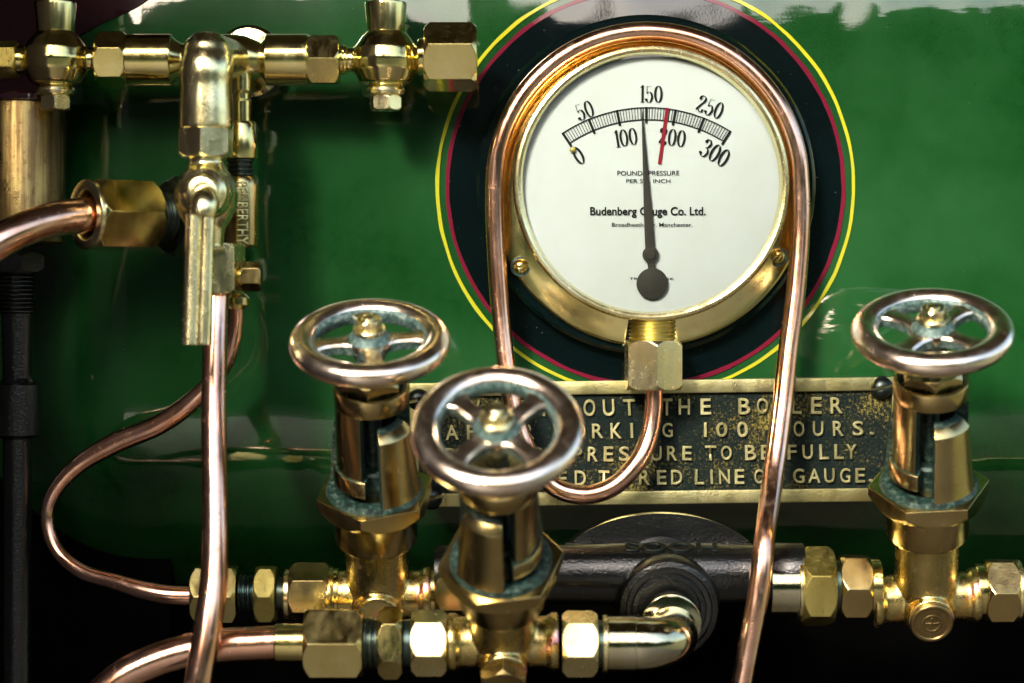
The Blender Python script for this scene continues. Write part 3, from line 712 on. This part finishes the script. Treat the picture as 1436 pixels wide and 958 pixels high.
valve('left handwheel valve, standing at the left end of the nameplate', (531, 834), (518, 480), 110, 9, -43, -137, 20, False, up=8)
valve('blurred nearest handwheel valve in the middle, overlapping the lower left of the nameplate', (706, 900), (697, 604), 250, 45, -120, -35, 8, True, hexplug=True, L=392)
valve('right handwheel valve beside the right end of the nameplate', (1298, 838), (1308, 465), 110, 47, -58, -152, 0, True, L=411, up=21)

# ------------------------------------------------------------------ nameplate
hN = 14
npx, npy = 919, 620; s = S * k(hN)
npl = thing('nameplate', 'cast brass boiler instruction plate with raised lettering, below the gauge', 'nameplate', U(npx, npy, hN), Matrix.Rotation(R(0.75), 3, 'Y').inverted())
NM = Matrix(((1, 0, 0), (0, 0, -1), (0, 1, 0))).to_4x4() @ Matrix.Scale(s, 4)
W2, H2 = 344, 87
bm = bmesh.new(); n = 60; rows = []
for j in range(19):
    rows.append([bm.verts.new(NM @ Vector((-W2 + 5 + (2 * W2 - 10) * i / n, -H2 + 5 + (2 * H2 - 10) * j / 18, 0.9 * noise.noise(Vector((i * .6, j * .6, 2)))))) for i in range(n + 1)])
grid_faces(bm, rows, closed=False); finish(bm, 'plate_field', M['field'], npl)
def bar(name, x0, x1, y0, y1):
    bm = bmesh.new(); box(bm, x0, x1, y0, y1, -9, 6.5, bev=1.6); bm.transform(NM); return finish(bm, name, M['plate_edge'], npl)
M['plate_edge'] = metal('plate_border_brass', (0.46, 0.43, 0.22), (0.36, 0.33, 0.14), (0.26, 0.42), 0.6, (0.05, 0.06, 0.03), bump=0.8)
M['letter'] = metal('raised_letter_brass', (0.58, 0.55, 0.29), (0.38, 0.35, 0.16), (0.28, 0.46), 0.75, (0.08, 0.09, 0.04), bump=0.6, bev=0.0004)
bar('border', -W2, W2, H2 - 19, H2); bar('border', -W2, W2, -H2, -H2 + 19); bar('border', -W2, -W2 + 12, -H2 + 17, H2 - 17); bar('border', W2 - 12, W2, -H2 + 17, H2 - 17)
lines = [
 (571, 23, [('W', 662), ('A', 697), ('S', 732), ('H', 770), ('O', 827), ('U', 854), ('T', 883), ('T', 935.5), ('H', 960), ('E', 990), ('B', 1044), ('O', 1069.5), ('I', 1094), ('L', 1117), ('E', 1145), ('R', 1173)]),
 (603.5, 21, [('A', 634), ('F', 661), ('T', 690), ('E', 716), ('R', 741), ('W', 787), ('O', 813), ('R', 838), ('K', 864), ('I', 886), ('N', 909), ('G', 936), ('1', 989), ('0', 1012), ('0', 1041), ('H', 1093), ('O', 1120), ('U', 1147), ('R', 1175), ('S', 1203), ('.', 1222)]),
 (636, 20.5, [('B', 632), ('O', 655), ('I', 675), ('L', 696), ('E', 720), ('R', 757), ('P', 809), ('R', 831), ('E', 853), ('S', 875), ('S', 897), ('U', 920), ('R', 942), ('E', 963), ('T', 996), ('O', 1018), ('B', 1052), ('E', 1073), ('F', 1110), ('U', 1132), ('L', 1155), ('L', 1176), ('Y', 1193)]),
 (669.5, 20.5, [('R', 690), ('A', 714), ('I', 735), ('S', 759), ('E', 788), ('D', 813), ('T', 846), ('O', 868), ('R', 903), ('E', 927), ('D', 948), ('L', 980), ('I', 997), ('N', 1015), ('E', 1036), ('O', 1064), ('N', 1088), ('G', 1119), ('A', 1141), ('U', 1162), ('G', 1184), ('E', 1205), ('.', 1220)])]
WID = {'I': 3.6, 'L': .62, 'W': 1.05, '.': 6, '1': .2, 'E': .62, 'F': .6, 'T': .72, 'A': .82}
for yl, hh, cs in lines:
    for c, x_ in cs:
        if c == '.': wv, hv = 6.5, 4.0
        elif c == 'I': wv, hv = 3.8, hh
        else: wv, hv = hh * WID.get(c, .72), hh
        wv *= random.uniform(.94, 1.06); hv *= random.uniform(.96, 1.04)
        bm = text_mesh(c, wv, hv, 5.5, 0.012)
        dy = npy - yl - (hh / 2 - 3 if c == '.' else 0)
        # slight skew of the whole block is carried by the root rotation
        lx = x_ - npx; ly = dy - lx * math.tan(R(0.75)) * .0
        bm.transform(NM @ Matrix.Translation((lx, ly + (x_ - 950) * -.003, 2.2)) @ Matrix.Rotation(R(random.uniform(-2, 2)), 4, 'Z'))
        finish(bm, 'letter', M['letter'], npl)
for x_, y_ in ((588, 556), (1237, 548), (604, 694)):
    bm = bmesh.new(); m0 = NM @ Matrix.Translation((x_ - npx, npy - y_, 2))
    lathe(bm, [(17, 0), (17, 2), (14.5, 3.5)], m0, 32, cap=False)
    for sg in (1, -1):
        rr = []
        for r, t in [(16, 2), (15.5, 7), (12.5, 12), (8, 15), (3, 16.2)]:
            rr.append([bm.verts.new(m0 @ Matrix.Rotation(R(12), 4, 'Z') @ Vector((r * math.cos(math.pi * i / 16), sg * max(2.4, r * math.sin(math.pi * i / 16)), t))) for i in range(17)])
        grid_faces(bm, rr, closed=False); bm.faces.new(rr[-1])
        bm.faces.new([bm.verts.new(m0 @ Matrix.Rotation(R(12), 4, 'Z') @ Vector((q, 2.4 * sg, z))) for q, z in ((-15.5, 7), (15.5, 7), (12.5, 12), (8, 15), (3, 16.2), (-3, 16.2), (-8, 15), (-12.5, 12))])
    finish(bm, 'screw', M['steel'], npl)

# ------------------------------------------------------------------ upper left: test cocks on a horizontal brass pipe
def cock(label, px, first):
    h = 105; s = S * k(h); py = 84
    rt = thing('test_cock', label, 'cock', U(px, py, h), None, 'test cocks on the upper brass pipe')
    Zs = frame((0, 0, 1), (0, 0, 0), (0, -1, 0), s); Xs = frame((1, 0, 0), (0, 0, 0), (0, -1, 0), s)
    bm = bmesh.new(); lathe(bm, [(20, -40), (36, -32), (46, -14), (48, 0), (45, 16), (34, 32), (26, 40)], Zs, 48); 
    lathe(bm, [(24, -62), (17, -54), (18, -44), (30, -30), (30, 30), (18, 44), (17, 54), (24, 62)], Xs, 40)
    remeshed(bm, 'cock_body', 1.8 * s, B, rt, 3)
    bm = bmesh.new(); lathe(bm, [(26, 38), (29.5, 76), (29, 80), (26, 81), (14, 81), (15, 88), (25, 92), (25, 130)], Zs, 48); finish(bm, 'plug_top', B, rt)
    bm = bmesh.new(); lathe(bm, [(20, -37), (26, -39), (28, -44), (26, -49), (20, -51)], Zs, 40); finish(bm, 'plug_washer', BP, rt)
    bm = bmesh.new(); hexnut(bm, 23, -71, -50, Zs, rot=8 + first); finish(bm, 'plug_nut', BP, rt)
    return rt
cock('left brass test cock with cone plug, above the gold column', 78, 0)
cock('right brass test cock with a cone plug, next to the big open nut', 541, 6)
row('end_nut', 'large brass hexagon nut at the right end of the upper pipe, beside the yellow lining', 'nut', 105, 80,
    [('hex', 595, 669, 49, B, 'hexagon_nut', -15), ('cyl', 586, 597, 26, B, 'neck')], px0=595)
row('end_nut', 'brass hexagon nut cut off by the left edge of the picture', 'nut', 105, 84, [('hex', -60, 25, 27, M['brass_satin'], 'hexagon_nut', 27), ('cyl', 22, 34, 20, B, 'neck')])
row('cross_pipe', 'horizontal brass pipe with hexagon couplings, running behind the elbow of the lever cock', 'brass pipe', 105, 84,
    [('hex', 136, 179, 40, B, 'coupling', -18), ('cyl', 178, 242, 36, B, 'sleeve'), ('prof', 240, 262, 0, B, 'tapered_neck', [(34, 240), (27, 248), (22, 256), (24, 262)]),
     ('prof', 262, 374, 0, B, 'tee_body', [(24, 262), (33, 280), (36, 320), (34, 345), (26, 362), (24, 366), (34, 374)]), ('cyl', 373, 433, 36, B, 'sleeve'), ('hex', 432, 477, 38, B, 'coupling', 3), ('cyl', 476, 488, 20, B, 'neck')])
# polished disc on the plate behind the tee
rt = thing('pipe_flange', 'silver edged round flange on the green plate behind the cross pipe', 'flange', U(348, 86, 20))
bm = bmesh.new(); Fq = frame((-.1, -1, .02), (0, 0, 0), (0, 0, 1), S * k(20)); lathe(bm, [(50, -20), (52, -8), (51, 0), (46, 5), (26, 8), (24, 60)], Fq, 64); finish(bm, 'flange_disc', M['chrome'], rt)

# lever cock: front elbow, union nut, cock ball, lever
h = 215; s = S * k(h)
rt = thing('lever_cock', 'brass lever cock hanging from an elbow, its grooved lever pointing straight down', 'lever cock', U(289, 83, h))
org = U(289, 83, h)
bm = bmesh.new(); P = catmull([(330, 84, 110, 27), (318, 83, 140, 30), (303, 82, 180, 34), (292, 84, 205, 37), (289, 98, 218, 38), (289, 120, 220, 36), (289, 150, 220, 37.5), (289, 182, 220, 38)], 6)
sweep(bm, [U(*q[:3]) - org for q in P], [q[3] * s for q in P], seg=40); 
lathe(bm, [(0, -36), (18, -33), (31, -20), (37, 0), (36, 14)][::1], Matrix.Translation(U(290, 80, 212) - org) @ frame((0, 0, -1), (0, 0, 0), (0, -1, 0), s), 40, cap=False)
remeshed(bm, 'elbow_bend', 2.0 * s, BP, rt, 8)
Zd = Matrix.Translation(U(289, 178, 220) - org) @ frame((0, 0, -1), (0, 0, 0), (0, -1, 0), s)
bm = bmesh.new(); hexnut(bm, 40, 0, 43, Zd, rot=4); finish(bm, 'union_nut', BP, rt)
bm = bmesh.new(); lathe(bm, [(26, 42), (24, 50), (28, 58), (40, 74), (45, 94), (43, 112), (34, 130), (26, 142), (24, 168), (30, 172)], Zd, 48); 
Fb = Matrix.Translation(U(290, 272, 220) - org) @ frame((0, -1, 0), (0, 0, 0), (0, 0, 1), s)
lathe(bm, [(40, 0), (38, 30), (34, 40), (33, 46), (24, 52), (22, 58), (14, 60), (0, 60)], Fb, 44, cap=False)
remeshed(bm, 'cock_body', 1.8 * s, BP, rt, 6)
bm = bmesh.new(); P = catmull([(289, 270, 262, 14), (287, 285, 286, 20), (283, 305, 292, 18)], 8); sweep(bm, [U(*q[:3]) - org for q in P], [q[3] * s for q in P], seg=28)
# lever: two rounded ribs with a groove
hl = 292; sl_ = S * k(hl)
for dx, rr in ((-9, 11), (9.5, 10.5)):
    pts_ = [(281 + dx - .02 * 0, 300 + i * 18.4, hl + i * .6, rr * (1.04 - .0 * i) * (1 + .012 * i)) for i in range(11)]
    q_ = [U(a_[0] - i * .55, a_[1], a_[2]) - org for i, a_ in enumerate(pts_)]
    sweep(bm, q_, [a_[3] * sl_ for a_ in pts_], seg=20)
finish(bm, 'lever', BP, rt)
rt2 = row('hexagon_body', 'hexagon brass body behind the lever with a square plug on its right', 'fitting', 175, 388, [('cyl', 336, 341, 15, B, 'plug_neck'), ('hex', 339, 367, 21, M['bronze'], 'plug', 27)], px0=320)
Zh = frame((0, 0, -1), (0, 0, 0), (0, -1, 0), S * k(175))
bm = bmesh.new(); hexnut(bm, 36, -46, 24, Matrix.Translation(Vector((-12 * S * k(175), 0, 0))) @ Zh, rot=20); finish(bm, 'hexagon_block', BP, rt2)
bm = bmesh.new(); lathe(bm, [(20, 22), (17, 36)], Matrix.Translation(Vector((-18 * S * k(175), 0, 0))) @ Zh, 36); finish(bm, 'pipe_socket', B, rt2)

# rear gauge fitting with cast name
h = 115; s = S * k(h)
rt = thing('gauge_fitting', 'brass valve fitting with raised upright lettering, behind the lever cock', 'fitting', U(337, 300, h))
Zq = frame((0, 0, 1), (0, 0, 0), (0, -1, 0), s)
bm = bmesh.new(); lathe(bm, [(17, 128), (17, 158), (15, 160), (15, 168), (18, 172), (18, 200)], Zq, 36); finish(bm, 'riser', B, rt)
bm = bmesh.new(); lathe(bm, [(15, 76), (25, 77), (26, 80), (26, 124), (23, 129), (12, 129)], Zq, 48); finish(bm, 'riser_nut', B, rt)
bm = bmesh.new(); lathe(bm, thread_prof(19, 52, 78, 6, 3), Zq, 36); finish(bm, 'thread', T, rt)
bm = bmesh.new(); lathe(bm, [(10, 53), (23, 52), (26, 48), (27, 36), (27, -30), (26, -44), (22, -48), (10, -50)], Zq, 48); finish(bm, 'fitting_barrel', M['bronze'], rt)
bm = bmesh.new(); lathe(bm, [(13, -48), (13, -112), (16, -114), (20, -118), (20, -128), (15, -134)], Matrix.Translation((-6 * s, 0, 0)) @ Zq, 32); finish(bm, 'tail', B, rt)
bm = text_mesh('PENBERTHY', 88, 15, 3.2, 0.012)
for v in bm.verts:  # wrap the raised lettering round the barrel, reading downwards
    x, y, z = v.co; an = (y / 27.0) + .22; r = 27 + z + 1.0
    v.co = Vector((r * math.sin(an), -r * math.cos(an), -x + 0)) 
bm.transform(Matrix.Scale(s, 4)); finish(bm, 'raised_lettering', M['letter'], rt)
# inlet union at left of it
rt = row('inlet_union', 'large brass hexagon nut on the thick copper pipe at left', 'pipe union', 162, 302,
    [], px0=160, tilt=-2)
X_ = frame((1, .80, -.02), (0, 0, 0), (0, -1, 0), S * k(162))
bm = bmesh.new(); hexnut(bm, 54, -42, 58, X_, rot=-3, hole=34); finish(bm, 'union_nut', B, rt)
bm = bmesh.new(); lathe(bm, [(34, -30), (34, -44), (36, -47), (46, -47), (49, -45), (49.5, -40)], X_, 56, cap=False); finish(bm, 'nut_collar', BP, rt)
bm = bmesh.new(); lathe(bm, thread_prof(35, 40, 108, 6, 3), X_, 40); finish(bm, 'thread', T, rt)
bm = bmesh.new(); hexnut(bm, 58, 88, 122, X_, rot=32); finish(bm, 'locking_nut', T, rt)
bm = bmesh.new(); lathe(bm, [(26, 125), (24, 165)], X_, 32); finish(bm, 'spigot', B, rt)

# gold column at the left edge and the black rod below it
h = 55; s = S * k(h)
rt = thing('brass_column', 'thick gold coloured brass column at the left edge, behind the copper pipe', 'column', U(30, 240, h))
Zc = frame((0, 0, 1), (0, 0, 0), (0, -1, 0), s)
bm = bmesh.new(); lathe(bm, [(50, -104), (60, -100), (60, 92), (58, 95)], Zc, 64); finish(bm, 'column_sleeve', M['brass_col'], rt)
bm = bmesh.new(); lathe(bm, [(57, 94), (63, 96), (63, 103), (58, 107), (20, 108)], Zc, 64); finish(bm, 'column_cap', M['maroon'], rt)
rt = thing('black_rod', 'black threaded rod with a hexagon nut, running down the left edge', 'rod', U(24, 380, h))
bm = bmesh.new(); hexnut(bm, 40, -2, 26, Zc, rot=20); finish(bm, 'rod_nut', M['black_iron'], rt)
bm = bmesh.new(); lathe(bm, thread_prof(26, -60, 0, 6, 3), Zc, 40); finish(bm, 'thread', M['black_iron'], rt)
bm = bmesh.new(); lathe(bm, [(22, -58), (20, -150), (24, -156), (34, -160), (34, -230), (20, -236), (20, -640)], Zc, 40); finish(bm, 'rod_shaft', M['black_iron'], rt)

for o in bpy.data.objects:
    if 'scale_px' in o: del o['scale_px']
